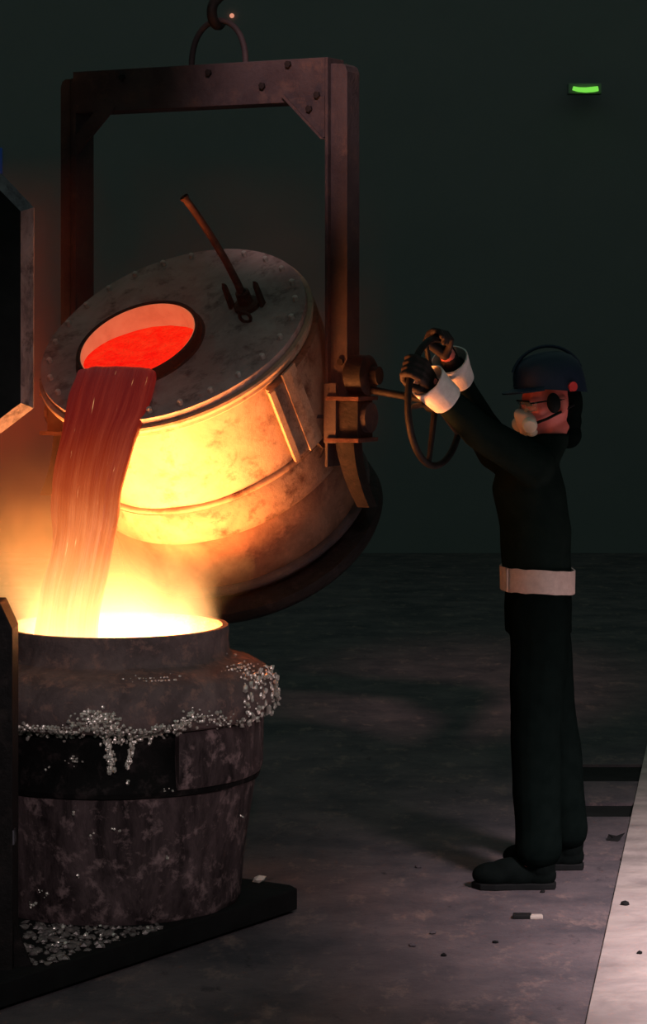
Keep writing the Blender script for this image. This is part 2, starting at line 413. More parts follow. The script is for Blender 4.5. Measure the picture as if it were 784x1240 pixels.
# outer drop edge
vs2 = [LP(.470*math.cos(2*PI*k/NS), .470*math.sin(2*PI*k/NS), -.02) for k in range(NS)]
n0 = len(lm.v); lm.v += vs2; lm.f += [(k, n0+k, n0+(k+1) % NS, (k+1) % NS) for k in range(NS)]
lid = lm.build('lid', M['lid_steel'], ladle, 50)
RH = Matrix((adir, -ddir, nrm)).transposed()
MH = mtx(RH, LP(HU, HV, 0))
MB().lathe([(.212, -.02), (.228, -.01), (.230, .012), (.221, .016), (.219, .040), (.216, .046), (.206, .046), (.203, .040)], MH, 72).build('spout_collar', M['dark_iron'], ladle, 40)
MB().lathe([(.203, .042), (.2005, .042), (.2, .03), (.2, -.30)], MH, 72).build('spout_lining', M['refractory'], ladle, 40)
bolt = MB().tube([(0, 0, 0), (0, 0, .016)], .0095, 6).ell((0, 0, .016), (.0085, .0085, .004), u=8, v=4).mesh('bolt', 30); bolt.materials.append(M['bolt'])
for k in range(26):
    a = 2*PI*(k+.35)/26
    inst('bolt', bolt, ladle, mtx(RH, LP(.437*math.cos(a), .437*math.sin(a), .012)))
# pipe standing on the lid
pb = LP(.232, -.135, .012)
pp = [pb+nrm*.0, pb+nrm*.10-adir*.004, pb+nrm*.20-adir*.016, pb+nrm*.30-adir*.036, pb+nrm*.40-adir*.062, pb+nrm*.455-adir*.08]
pipe = MB().tube(pp, [.016, .013, .0125, .0125, .0125, .0125], 14, caps=False)
pipe.tube([pp[-1]-(pp[-1]-pp[-2])*.12, pp[-1]+(pp[-1]-pp[-2])*.02], .0155, 14, caps=False)
pipe.tube(pp[2:], .0085, 10, caps=False)
pipe.build('lance_pipe', M['pipe'], ladle, 40)
MB().lathe([(.0, .012), (.045, .012), (.045, .028), (.026, .032), (.024, .075), (.015, .078)], mtx(RH, LP(.232, -.135, 0)), 24).build('pipe_socket', M['pipe'], ladle, 40)
for du, dv in ((-.065, .0), (.05, -.01)):
    q = LP(.232+du, -.135+dv, .012)
    lg = MB().prism([q-ddir*.014, q+ddir*.014, q+ddir*.010+nrm*.085, q+nrm*.10, q-ddir*.010+nrm*.085], adir*.010).build('lug', M['pipe'], ladle)
ring = [LP(.265+.020*math.cos(t), -.055, .03+.020*math.sin(t)) for t in [2*PI*k/20 for k in range(20)]]
MB().tube(ring, .006, 8, closed=True).build('lifting_eye', M['pipe'], ladle, 60)

# ---------------------------------------------------------------- bail frame
def FP(s, z, o=0): return V((AX.x, AX.y, 0))+adir*s+pdir*o+zz*z
bail = thing('bail_frame', 'tall rectangular steel bail frame carrying the ladle by its trunnions', 'lifting frame', FP(0, 1.5))
Rb = Matrix((adir, -pdir, zz)).transposed()
ZT = 2.785
def fbox(mb, s0, s1, z0, z1, o0, o1): return mb.box(FP((s0+s1)/2, (z0+z1)/2, (o0+o1)/2), (abs(s1-s0), abs(o1-o0), abs(z1-z0)), Rb)
bm_ = MB(); fbox(bm_, -.50, .497, 2.640, ZT, .050, .062); fbox(bm_, -.50, .497, ZT-.012, ZT, -.05, .050); fbox(bm_, -.50, .497, 2.640, 2.652, -.05, .050); fbox(bm_, -.5, .497, 2.64, ZT, -.062, -.05)
bm_.build('crossbeam', M['frame_steel'], bail, bevel=.002)
for sg in (1, -1):
    pm = MB()
    fbox(pm, sg*.497, sg*.508, 1.42, ZT, -.055, .062); fbox(pm, sg*.508, sg*.532, 1.62, ZT-.02, .03, .042); fbox(pm, sg*.508, sg*.532, 1.62, ZT-.02, -.042, -.03)
    pm.build('post', M['frame_steel'], bail, bevel=.002)
    om = MB(); r_ = .03
    pts = [FP(sg*.532, 1.60, .045), FP(sg*.572, 1.60, .045), FP(sg*.572, ZT-.05, .045), FP(sg*.565, ZT-.03, .045), FP(sg*.552, ZT-.022, .045), FP(sg*.532, ZT-.022, .045)]
    om.prism(pts, -pdir*.09); om.build('outer_post', M['frame_steel'], bail, bevel=.002)
    gm = MB()
    if sg > 0: gm.prism([FP(.497, 2.655, .064), FP(.497, 2.52, .064), FP(.488, 2.515, .064), FP(.345, 2.655, .064)], pdir*-.010)
    else: gm.prism([FP(-.497, 2.49, .064), FP(-.497, 2.56, .064), FP(-.375, 2.685, .064), FP(-.33, 2.655, .064)], pdir*-.012)
    if sg > 0:
        gm.prism([FP(.497, 2.512, .074), FP(.487, 2.512, .074), FP(.337, 2.660, .074), FP(.347, 2.664, .074)], pdir*-.03)
    gm.build('corner_gusset', M['frame_steel'], bail)
    # bearing on the post: two flanges, block between, bracket below, round gear case above
    br = MB(); fbox(br, sg*.50, sg*.545, 1.50, 1.70, .062, .075); br.build('bearing_plate', M['frame_steel'], bail, bevel=.002)
    br = MB(); fbox(br, sg*.53, sg*.62, 1.515, 1.642, -.05, .06); br.build('bearing_block', M['dark_iron'], bail, bevel=.004)
    for z in (1.642, 1.504):
        br = MB(); fbox(br, sg*.512, sg*.635, z, z+.014, -.06, .085); br.build('bearing_flange', M['pipe'], bail, bevel=.002)
    sh = []
    for i in range(9):
        t = i/8; sh.append((sg*(.565+.02*t+.05*t*t), 1.504-.215*t, .034-.012*t))
    cm = MB(); L_ = [FP(s-h, z, .05) for s, z, h in sh]; R_ = [FP(s+h, z, .05) for s, z, h in sh]
    for i in range(8): cm.prism([L_[i], R_[i], R_[i+1], L_[i+1]], -pdir*.06)
    cm.build('curved_bracket', M['dark_iron'], bail)
bb = MB().tube([(0, 0, 0), (0, 0, .01)], .012, 6).mesh('bolt', 30); bb.materials.append(M['dark_iron'])
Rfront = frame_from(pdir)
for s, z in ((.44, 2.615), (.36, 2.768), (.47, 2.66), (.05, 2.755), (-.3, 2.755), (.26, 2.70)):
    inst('bolt', bb, bail, mtx(Rfront, FP(s, z, .0635)))
inst('bolt', bb, bail, mtx(Rfront, FP(.55, 1.77, .045)))
# tilting gear on the right post with the hand wheel the man turns
WC = unproj(528, 487, 8.127)
gear = thing('tilting_gear', 'round gear case with shaft and spoked hand wheel, beside the right frame post', 'hand wheel', FP(.60, 1.656, 0))
gc = FP(.60, 1.725, .0)
Rax = frame_from(adir, zz)
MB().lathe([(0, -.04), (.055, -.04), (.068, -.03), (.068, .03), (.055, .04), (.03, .042), (.03, .07), (0, .07)], mtx(Rax, gc), 28).build('gear_case', M['dark_iron'], gear, 35)
sh0 = gc-zz*.04+adir*.04
MB().tube([sh0-adir*.06, V((WC.x, WC.y, WC.z))+adir*.02], .013, 12).build('shaft', M['dark_iron'], gear, 40)
WR = .208
MB().tube([WC+(pdir*math.cos(t)+zz*math.sin(t))*WR for t in [2*PI*k/48 for k in range(48)]], .0115, 10, closed=True).build('wheel_rim', M['dark_iron'], gear, 60)
MB().lathe([(0, -.03), (.03, -.03), (.034, -.02), (.034, .02), (.03, .03), (0, .03)], mtx(Rax, WC), 20).build('wheel_hub', M['dark_iron'], gear, 35)
for k in range(5):
    t = 2*PI*k/5+1.2; e = pdir*math.cos(t)+zz*math.sin(t)
    MB().tube([WC+e*.025, WC+e*WR], [.011, .008], 8).build('wheel_spoke', M['dark_iron'], gear, 40)

# ---------------------------------------------------------------- crane hook
hk = thing('crane_hook', 'dark crane hook block with rope falls above the frame beam', 'crane hook', FP(0, 2.8))
hc = FP(-.005, 2.80)
arch = []
for k in range(25):
    t = PI*k/24
    arch.append(FP(.05+.108*math.cos(t), 2.775+.165*math.sin(t)**.8, 0))
MB().tube(arch, .0105, 10).build('bail_loop', M['frame_steel'], bail, 60)
hp = []
for k in range(15):
    t = -2.6+k*4.2/14
    hp.append(FP(.05+.0, 2.965+.045*math.sin(t), .045*math.cos(t)))
hp += [FP(.05, 3.06, .01), FP(.05, 3.12, 0)]
MB().tube(hp, [.008+.010*min(1, k/5) for k in range(len(hp))], 10).build('hook', M['dark_iron'], hk, 60)
MB().box(FP(.05, 3.26, 0), (.16, .10, .30), Rb).build('sheave_block', M['dark_iron'], hk, bevel=.02)
for s in (-.06, .06):
    for o in (-.03, .03): MB().tube([FP(.05+s, 3.38, o), FP(.05+s, 6.2, o)], .007, 8).build('wire_rope', M['dark_iron'], hk)
MB().box((1, AX.y, 6.45), (17.9, .5, .55)).build('crane_girder', M['dark_iron'], hk, bevel=.01)
pl = unproj(281, 19, 20.835)  # airborne spark stood in by a glowing bead at the wall
tag(MB().ell(pl, .02, u=10, v=6).build('orange_spark', M['spark_glow'], origin=pl), 'tiny orange spark, a glowing bead placed on the far dark wall', 'lamp')
# green lamp far away
gl = unproj(709.5, 108, 20.55)
gt = thing('tube_lamp', 'short glowing green tube lamp high on the far dark wall', 'lamp', gl+V((0, .18, 0)))
MB().tube([gl+V((-.105, 0, .008)), gl+V((-.06, 0, -.003)), gl+V((0, 0, -.007)), gl+V((.07, 0, -.001)), gl+V((.105, 0, .005))], [.017, .020, .022, .023, .021], 12).build('tube', M['green_tube'], gt, 50)
MB().box(gl+V((0, .1, .01)), (.28, .12, .09)).build('housing', M['wall'], gt, bevel=.01)
MB().tube([gl+V((0, .1, 0)), gl+V((0, .34, .05))], .02, 8).build('bracket', M['wall'], gt)

# ---------------------------------------------------------------- molten metal in spout and stream
HC = LP(HU, HV, 0)
pour = thing('molten_stream', 'thick dark red stream of molten metal pouring from the spout into the pot', 'molten metal', HC)
sp = MB(); NR2 = 14; CH = .150          # chord (v) where the metal rolls over the lip
vs = []; fs = []
def surf_w(u, v): return -.050+(v+.2)/.4*.09+.004*noise.noise(V((u*14, v*10, 0)))-.10*max(0, v-.10)**1.3
NU, NV = 40, 30
idx = {}
for j in range(NV+1):
    v = -.2+(CH+.2)*j/NV
    half = math.sqrt(max(.2**2-v*v, 0))*.999
    for i in range(NU+1):
        u = -half+2*half*i/NU; idx[(i, j)] = len(vs); vs.append(HC+adir*u+ddir*v+nrm*surf_w(u, v))
for j in range(NV):
    for i in range(NU): fs.append((idx[(i, j)], idx[(i+1, j)], idx[(i+1, j+1)], idx[(i, j+1)]))
sp.add(vs, fs).build('spout_metal', M['spout'], pour, 80)
# stream: rows of (px centre, py, depth, px width, thickness)
rows = [(147, 446, None, 100, .03), (142, 452, 8.185, 98, .05), (140, 463, 8.150, 100, .07), (134, 482, 8.105, 103, .075), (128, 503, 8.06, 100, .075), (119, 530, 8.015, 91, .07),
        (112, 556, 7.985, 90, .065), (107, 585, 7.955, 89, .062), (104, 615, 7.925, 87, .06), (101, 645, 7.90, 80, .058), (95, 680, 7.875, 80, .058), (87, 715, 7.85, 80, .058),
        (82, 750, 7.83, 78, .058), (78, 790, 7.815, 78, .06), (74, 830, 7.80, 78, .06), (72, 875, 7.79, 80, .06)]
vlip = HC+ddir*CH+nrm*surf_w(0, CH)
cen = [(vlip, sqrt_ := math.sqrt(.04-CH*CH), .02)]
for px, py, Y, wpx, th in rows[1:]:
    cen.append((unproj(px, py, Y), wpx/2/(.883*F_/Y), th))
st = MB(); NSEG = 40; allr = []
# smooth interpolation
def cr(p0, p1, p2, p3, t): return .5*((2*p1)+(p2-p0)*t+(2*p0-5*p1+4*p2-p3)*t*t+(3*p1-p0-3*p2+p3)*t**3)
SUB = 6; fine = []
for i in range(len(cen)-1):
    a_, b_, c_, d_ = cen[max(i-1, 0)], cen[i], cen[i+1], cen[min(i+2, len(cen)-1)]
    for k in range(SUB):
        t = k/SUB; fine.append((cr(a_[0], b_[0], c_[0], d_[0], t), cr(a_[1], b_[1], c_[1], d_[1], t), cr(a_[2], b_[2], c_[2], d_[2], t)))
fine.append(cen[-1]); uvs = []
for i, (c, hw, th) in enumerate(fine):
    tdir = (fine[min(i+1, len(fine)-1)][0]-fine[max(i-1, 0)][0]).normalized()
    nd = adir.cross(tdir).normalized()
    if nd.dot(pdir) < 0: nd = -nd
    vv = (fine[0][0].z-c.z)/(fine[0][0].z-.95)
    for k in range(NSEG):
        a = 2*PI*k/NSEG
        x = math.copysign(abs(math.cos(a))**.8, math.cos(a)); y = math.copysign(abs(math.sin(a))**.8, math.sin(a))
        amp = min(1, i/18)
        rip = (.010*noise.noise(V((x*3.2, y*1.5, vv*1.8+3)))+.005*noise.noise(V((x*9, y*2, vv*3.5+9))))*amp
        edge = .012*noise.noise(V((math.copysign(1, x)*4, 0, vv*5.0)))*amp
        allr.append(c+adir*(x*(hw+rip+edge))+nd*(y*(th/2)+rip*1.6)); uvs.append((x*.5+.5, max(0, vv)))
n_ = len(fine)
sm = bpy.data.meshes.new('stream'); F = []
for i in range(n_-1):
    for k in range(NSEG): k2 = (k+1) % NSEG; F.append((i*NSEG+k, i*NSEG+k2, (i+1)*NSEG+k2, (i+1)*NSEG+k))
sm.from_pydata([tuple(p) for p in allr], [], F); ul = sm.uv_layers.new(name='UVMap')
for lp in sm.loops: ul.data[lp.index].uv = uvs[lp.vertex_index]
for p in sm.polygons: p.use_smooth = True
link('stream', sm, M['stream'], pour)

# ---------------------------------------------------------------- receiving pot
PC = V(((140-392)*7.85/F_, 7.85, 0)); MP = mtx(Matrix.Identity(3), PC)
cast_dir = V((.569, .822, 0)); cast_n = V((.822, -.569, 0)); PZ = .08
car = thing('ladle_car', 'low dark steel car plate on the floor under the pot', 'transfer car', (PC.x, PC.y, 0))
def CP(l, n, z): return PC+cast_dir*l+cast_n*n+zz*z
E1, E0, WN = .445, -1.5, .405
cp = MB().prism([CP(E0, -WN, .012), CP(E0, WN, .012), CP(E1-.02, WN, .012), CP(E1+.01, WN-.05, .012), CP(E1-.01, -WN+.2, .012), CP(E1-.15, -WN, .012)], (0, 0, PZ-.012))
cp.build('deck_plate', M['soot'], car, bevel=.004)
for l in (-1.2, -.4, .3):
    MB().box(CP(l, 0, .006), (.08, .6, .012), Matrix((cast_dir, -cast_n, zz)).transposed()).build('skid', M['soot'], car)
MB().prism([CP(.33, .02, PZ), CP(.42, .02, PZ), CP(.40, .02, PZ+.10), CP(.33, .02, PZ+.12)], -cast_n*.16).build('pot_chock', M['soot'], car, bevel=.004)
pot = thing('receiving_pot', 'squat dark cast iron pot crusted with spattered metal, glowing inside', 'ladle pot', (PC.x, PC.y, PZ))
J = shell_jit(.006, 5, 2)
MB().lathe([(0, PZ), (.385, PZ), (.395, PZ+.02), (.408, .22), (.428, .35), (.446, .485)], MP, 96, jit=J).build('lower_body', M['pot_body'], pot, 60)
MB().lathe([(.446, .470), (.456, .474), (.458, .488), (.448, .500), (.440, .56), (.442, .66)], MP, 96, jit=J).build('neck_band', M['pot_black'], pot, 40)
def ang_at(px, R):  # azimuth on the front of a circle of radius R under image column px
    lo, hi = -PI*.5-1.4, -.02
    best = min(((abs(392+F_*(PC.x+R*math.cos(a))/(PC.y+R*math.sin(a))-px), a) for a in [lo+(hi-lo)*i/600 for i in range(601)]))
    return best[1]
MB().lathe([(.440, .492), (.462, .492), (.468, .505), (.470, .650), (.462, .664), (.440, .668)], MP, 30, ang_at(217, .468), .9, closed_prof=True, jit=lambda a, z: .003*noise.noise(V((a*8, z*9, 0)))).build('patch_band', M['pot_body'], pot, 40)
MB().lathe([(.440, .664), (.470, .668), (.492, .680), (.506, .72), (.502, .76), (.478, .808), (.430, .835), (.380, .846), (.366, .852)], MP, 96, jit=shell_jit(.010, 6, 8)).build('shoulder', M['pot_shoulder'], pot, 60)
MB().lathe([(.372, .848), (.362, .858), (.358, .90), (.360, .925), (.358, .943), (.340, .943), (.334, .93), (.332, .85), (.352, .60), (.0, .58)], MP, 96, jit=shell_jit(.003, 9, 8)).build('collar', M['pot_shoulder'], pot, 40)
def PR(z):
    pr = [(.385, .08), (.408, .22), (.428, .35), (.450, .485), (.444, .56), (.444, .66), (.492, .682), (.508, .72), (.504, .76), (.478, .808), (.430, .835), (.36, .86), (.36, .943)]
    for (r0, z0), (r1, z1) in zip(pr, pr[1:]):
        if z0 <= z <= z1: return r0+(r1-r0)*(z-z0)/(z1-z0)
    return .36
def pot_at(px, py):
    best = (1e9, None)
    for i in range(120):
        z = .08+.86*i/119; R = PR(z)
        A = (px-392)/F_   # solve PC.x+R cos a = A (PC.y+R sin a)
        amp = math.hypot(R, A*R); ph = math.atan2(-A*R, R); q = (A*PC.y-PC.x)/amp
        if abs(q) > 1: q = max(-1, min(1, q))
        a = -math.acos(q)+ph*1.0
        p = V((PC.x+R*math.cos(a), PC.y+R*math.sin(a), z)); e = abs(HOR+(CAMZ-z)*F_/p.y-py)
        if e < best[0]: best = (e, p, a)
    return best[1], best[2]
def beads(pts_fn, n, rmin, rmax, mb, elong=1.0):
    for _ in range(n):
        px, py = pts_fn(); p, a = pot_at(px, py); r = random.uniform(rmin, rmax)
        p = p+V((math.cos(a), math.sin(a), 0))*random.uniform(0, .010)
        mb.ico(p, r, .3, (1, 1, random.uniform(1, elong)))
def line_pts(poly, jx, jy):
    segs = [(a, b, math.dist(a, b)) for a, b in zip(poly, poly[1:])]; tot = sum(s[2] for s in segs)
    def f():
        t = random.uniform(0, tot)
        for a, b, l in segs:
            if t <= l: u = t/l; return (a[0]+(b[0]-a[0])*u+random.gauss(0, jx), a[1]+(b[1]-a[1])*u+random.gauss(0, jy))
            t -= l
        return poly[-1]
    return f
crust = MB()
beads(line_pts([(2, 882), (40, 884), (75, 885), (100, 887)], 2, 4), 190, .003, .0075, crust)
beads(line_pts([(92, 870), (115, 866), (135, 872), (140, 888), (105, 880)], 5, 5), 200, .003, .008, crust)
beads(line_pts([(130, 888), (133, 910), (137, 934)], 3.5, 2), 80, .003, .007, crust, 2.2)
beads(line_pts([(158, 890), (160, 908), (154, 925)], 1.6, 2), 26, .003, .006, crust, 2.5)
beads(line_pts([(183, 888), (182, 902)], 1.2, 2), 12, .003, .005, crust, 2.5)
beads(line_pts([(140, 890), (165, 890), (200, 884), (225, 878)], 3, 4), 150, .003, .0075, crust)
beads(line_pts([(218, 876), (235, 866), (262, 872), (290, 878), (315, 870)], 3, 5), 170, .0025, .0065, crust)
beads(line_pts([(150, 822), (215, 822)], 6, 2), 34, .002, .004, crust)
beads(line_pts([(276, 806), (300, 812), (318, 826)], 6, 5), 70, .002, .0055, crust)
o = crust.build('metal_crust', M['bead'], pot); o['kind'] = 'stuff'; o['label'] = 'silvery beads and drips of splashed metal along the shoulder'
cr2 = MB()
for _ in range(150):
    px = random.gauss(327, 6); py = random.uniform(806, 876); z = CAMZ-(py-HOR)*7.85/F_
    R = PR(z)+random.uniform(-.002, .016); a = math.radians(random.uniform(-35, 12))
    cr2.ico((PC.x+R*math.cos(a), PC.y+R*math.sin(a), z+random.uniform(-.01, .01)), random.uniform(.003, .0085), .3, (1, 1, random.uniform(1, 1.8)))
o = cr2.build('metal_crust', M['bead'], pot); o['kind'] = 'stuff'; o['label'] = 'cluster of silvery beads on the right side of the shoulder'
cr3 = MB()
beads(line_pts([(86, 918), (98, 922)], 4, 4), 22, .002, .0045, cr3)
for (x, y) in ((200, 958), (206, 956), (138, 1003), (143, 1006), (90, 985), (40, 1098), (44, 1094), (36, 1095), (50, 1080), (55, 1084), (95, 1062), (60, 930), (293, 990), (112, 1012), (155, 945), (200, 1040)):
    beads(lambda: (x+random.gauss(0, 1.5), y+random.gauss(0, 1.5)), 3, .002, .006, cr3)
o = cr3.build('metal_spatter', M['bead'], pot); o['kind'] = 'stuff'
# slag crumbs lying on the deck in front of the pot
sg_ = MB()
for _ in range(420):
    px = random.uniform(30, 205); py = random.uniform(1118, 1172)-(px-30)*.10*random.random()
    p = on_z(px, py, PZ)
    rel = p-PC; l = rel.dot(cast_dir); n = rel.dot(cast_n)
    if n > WN-.02 or math.hypot(rel.x, rel.y) < .405: continue
    sg_.ico((p.x, p.y, PZ+.004), random.uniform(.004, .016), .4, (1, 1, .6))
tag(sg_.build('slag_crumbs', M['slag_dull']), 'grey slag crumbs scattered on the car plate before the pot', 'slag', kind='stuff')
gs_ = MB()
for _ in range(26):
    p = on_z(random.uniform(60, 200), random.uniform(1122, 1150), PZ)
    rel = p-PC
    if rel.dot(cast_n) > WN-.02 or math.hypot(rel.x, rel.y) < .41: continue
    gs_.ico((p.x, p.y, PZ+.012), random.uniform(.004, .008), .3)
tag(gs_.build('metal_droplets', M['bead']), 'shiny metal droplets among the crumbs on the car plate', 'slag', kind='stuff')
q = on_z(314, 1069, PZ)
M['lump'] = simple('pale_lump_b', (.75, .64, .54), (.85, .75, .65), .7)
tag(MB().ico((q.x, q.y, PZ+.012), .0185, .25, (1.2, 1, .8)).build('slag_lump', M['lump'], origin=(q.x, q.y, PZ)), 'pale lump on the dark deck corner right of the pot', 'lump')

pool = MB().lathe([(0, .60), (.2, .60), (.345, .60)], MP, 64)
tag(pool.build('molten_pool', M['pool'], origin=(PC.x, PC.y, .62)), 'blinding yellow bath of molten metal inside the lower pot', 'molten metal')

# ---------------------------------------------------------------- dark hood at the left and stand before it
hood = thing('steel_hood', 'dark steel hood with chamfered corners and worn grey rim at left edge', 'hood', unproj(-150, 400, 7.3)*1.0)
Yf, dep = 7.30, .30
poly = [(25, 256), (-8, 222), (-60, 205), (-260, 205), (-260, 560), (-70, 560), (25, 488)]
P3 = [unproj(x, y, Yf) for x, y in poly]
cxy = unproj(-110, 380, Yf)
CH_ = .036
n3 = len(P3); nrm2 = []
for i in range(n3):
    e0 = (P3[i]-P3[i-1]).normalized(); e1 = (P3[(i+1) % n3]-P3[i]).normalized()
    o0 = V((-e0.z, 0, e0.x)); o1 = V((-e1.z, 0, e1.x)); b = (o0+o1).normalized()
    if b.dot(P3[i]-cxy) < 0: b = -b
    nrm2.append(b)
BK = [P3[i]+nrm2[i]*CH_+V((0, .045, 0)) for i in range(n3)]
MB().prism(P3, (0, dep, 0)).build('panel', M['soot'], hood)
for i in range(len(P3)):
    a, b = P3[i], P3[(i+1) % len(P3)]
    a2, b2 = BK[i], BK[(i+1) % n3]
    MB().prism([a, b, b2, a2], (0, .012, 0)).build('rim_strip', M['edge_grey'], hood)
MB().box((-1.30, Yf+.15, .74), (.14, .14, 1.48)).build('support_post', M['soot'], hood)
stand = thing('steel_stand', 'dark steel stand with sloped top and braced foot at lower left edge', 'stand', (-1.0, 6.95, 0))
xr = (15-392)*6.95/F_
ztop = CAMZ-(762-HOR)*6.95/F_
MB().prism([(xr, 6.95, 0), (xr, 6.95, ztop), (xr-.035, 6.95, ztop+.075), (xr-.30, 6.95, ztop+.075), (xr-.30, 6.95, 0)], (0, .14, 0)).build('column', M['dark_iron'], stand, bevel=.004)
MB().prism([(xr, 6.99, 0), (xr+.075, 6.99, 0), (xr+.065, 6.99, .04), (xr, 6.99, .20)], (0, .02, 0)).build('foot_brace', M['dark_iron'], stand)
MB().prism([(xr, 6.955, .43), (xr+.004, 6.955, .43), (xr+.004, 6.955, .47), (xr, 6.955, .47)], (0, .05, 0)).build('lug', M['edge_grey'], stand)

# ---------------------------------------------------------------- the worker
man = thing('person', 'worker in black clothes, blue helmet and respirator turning the hand wheel', 'person', (.74, 8.48, 0))
P_L = WC+(pdir*math.cos(math.radians(32))+zz*math.sin(math.radians(32)))*WR
P_R = WC+(pdir*math.cos(math.radians(97))+zz*math.sin(math.radians(97)))*WR
SL, SR = V((.705, 8.30, 1.425)), V((.60, 8.60, 1.46))
def arm(S, P, drop):
    d = (P-S).normalized(); wr = P-d*.085; el = S.lerp(wr, .52)+V((0, 0, -drop)); return S, el, wr
AL, AR = arm(SL, P_L, .03), arm(SR, P_R, .03)
HCn = V((.775, 8.46, 1.632))
Fh = V((-.955, -.26, -.14)).normalized(); Nh = zz.cross(Fh).normalized(); Uh = Fh.cross(Nh).normalized()   # forward, near side, up
RHd = Matrix((Fh, Nh, Uh)).transposed()
def HP(f, n, u): return HCn+Fh*f+Nh*n+Uh*u
def headfn(q):
    x, y, z = q
    if z < 0:
        k = 1+z*2.6; y *= max(.55, k+.05)
        if x < 0: x *= max(.45, 1+z*4)
        else: x *= 1+z*.6
    return V((x, y, z))
hips = [V((.735, 8.39, .92)), V((.745, 8.57, .92))]; knees = [V((.715, 8.355, .50)), V((.80, 8.60, .50))]; ank = [V((.725, 8.33, .10)), V((.85, 8.63, .10))]
body = MB()
body.ell(HCn, (.098, .076, .118), RHd, 32, 20, headfn)
body.ell(HP(.088, 0, -.012), (.020, .012, .026), RHd); body.ell(HP(.100, 0, -.024), (.013, .013, .010), RHd)
body.ell(HP(.084, 0, -.058), (.014, .022, .007), RHd); body.ell(HP(.083, 0, -.068), (.013, .020, .007), RHd)
body.ell(HP(.066, 0, -.094), (.025, .026, .018), RHd)
body.ell(HP(.083, .0, .022), (.012, .045, .012), RHd)
for s in (1, -1):
    body.ell(HP(-.016, s*.080, -.010), (.018, .011, .031), RHd); body.ell(HP(-.010, s*.084, -.032), (.010, .009, .012), RHd)
    body.ell(HP(.055, s*.045, -.022), (.025, .022, .022), RHd)
body.chain([V((.745, 8.47, 1.44)), HP(-.02, 0, -.09)], [.060, .056])
body.loft([((.735, 8.48, .90), .10, .15), ((.73, 8.48, 1.05), .095, .135), ((.72, 8.475, 1.22), .105, .15), ((.70, 8.46, 1.36), .105, .17), ((.72, 8.465, 1.45), .06, .10)])
for A in (AL, AR): body.chain([A[0], A[1], A[2]], [.055, .042, .028])
body.chain([AL[0], V((.71, 8.46, 1.40)), AR[0]], [.055, .07, .055])
for i in (0, 1): body.chain([hips[i], knees[i], ank[i], ank[i]+V((-.10, 0, -.055))], [.085, .055, .038, .032])
link('body', remesh(body, .006, 4), M['skin'], man)
jk = MB()
jk.loft([((.735, 8.48, .985), .122, .160), ((.73, 8.48, 1.05), .117, .156), ((.725, 8.475, 1.20), .122, .168), ((.70, 8.46, 1.34), .125, .180), ((.70, 8.46, 1.42), .105, .165), ((.745, 8.465, 1.475), .085, .10), ((.765, 8.465, 1.505), .084, .075), ((.790, 8.465, 1.525), .066, .068)])
for A in (AL, AR): jk.chain([A[0], A[1], A[1].lerp(A[2], .75)], [.074, .058, .046])
jk.chain([AL[0], V((.71, 8.46, 1.40)), AR[0]], [.072, .09, .072])
M['jacket'] = simple('black_jacket_cloth', (.007, .0125, .011), (.010, .0165, .0145), 1.0, scale=20, spec=.0, bstr=.1)
link('jacket', remesh(jk, .008, 5, lambda c: c+V((1, 1, 0))*.006*noise.noise(c*9)), M['jacket'], man)
tr = MB()
tr.loft([((.735, 8.48, .84), .115, .165), ((.735, 8.48, .93), .120, .165), ((.735, 8.48, 1.01), .112, .150)])
for i in (0, 1):
    tr.chain([hips[i], knees[i], ank[i]+V((.0, 0, .04))], [.105, .086, .080])
link('trousers', remesh(tr, .009, 5, lambda c: c+V((1, 1, 0))*.010*noise.noise(c*V((6, 6, 6)).x)), M['blackcloth'], man)
for i in (0, 1):
    A = ank[i]; bt = MB(); bt.chain([A+V((.005, 0, .07)), A+V((.005, 0, -.02))], [.055, .052])
    bt.ell((A.x-.155, A.y, .045), (.072, .050, .042)); bt.ell((A.x-.085, A.y, .052), (.095, .046, .052)); bt.ell((A.x+.005, A.y, .045), (.055, .042, .044))
    b_ = link('boot', remesh(bt, .006, 3, lambda c: V((c.x, c.y, max(c.z, .018)))), M['boot'], man)
    so = MB()
    out = [(.052, -.030), (.058, 0), (.052, .030), (0, .036), (-.08, .036), (-.15, .050), (-.20, .042), (-.228, 0), (-.20, -.042), (-.15, -.050), (-.08, -.036), (0, -.036)]
    so.prism([(A.x+x, A.y+y, .0) for x, y in out], (0, 0, .022)); so.build('boot_sole', M['black_rubber'], b_, bevel=.004)
# pale band at the waist
bn = MB(); NB = 56; zt, zb = 1.070, .990; rings = []
for k in range(NB):
    a = 2*PI*k/NB; ca, sa = math.cos(a), math.sin(a); drop = -.014*max(0, ca)+.004*noise.noise(V((ca*3, sa*3, 0)))
    wv = .003*noise.noise(V((ca*6, sa*6, 4)))
    for (r, z) in ((.0, zb+.004*noise.noise(V((ca*4, sa*4, 7)))), (.006, zb), (.007, zt), (.001, zt)):
        rings.append(V((.733+(.122+r+wv)*ca, 8.48+(.163+r+wv)*sa, z+drop)))
bn.add(rings, [(i*4+k, ((i+1) % NB)*4+k, ((i+1) % NB)*4+(k+1) % 4, i*4+(k+1) % 4) for i in range(NB) for k in range(4)])
wb_ = bn.build('waist_band', M['band'], man, 50); wb_['label'] = 'pale cloth band around the waist'
MB().box((.622, 8.375, 1.03), (.004, .010, .075)).build('band_fold', M['band'], wb_)
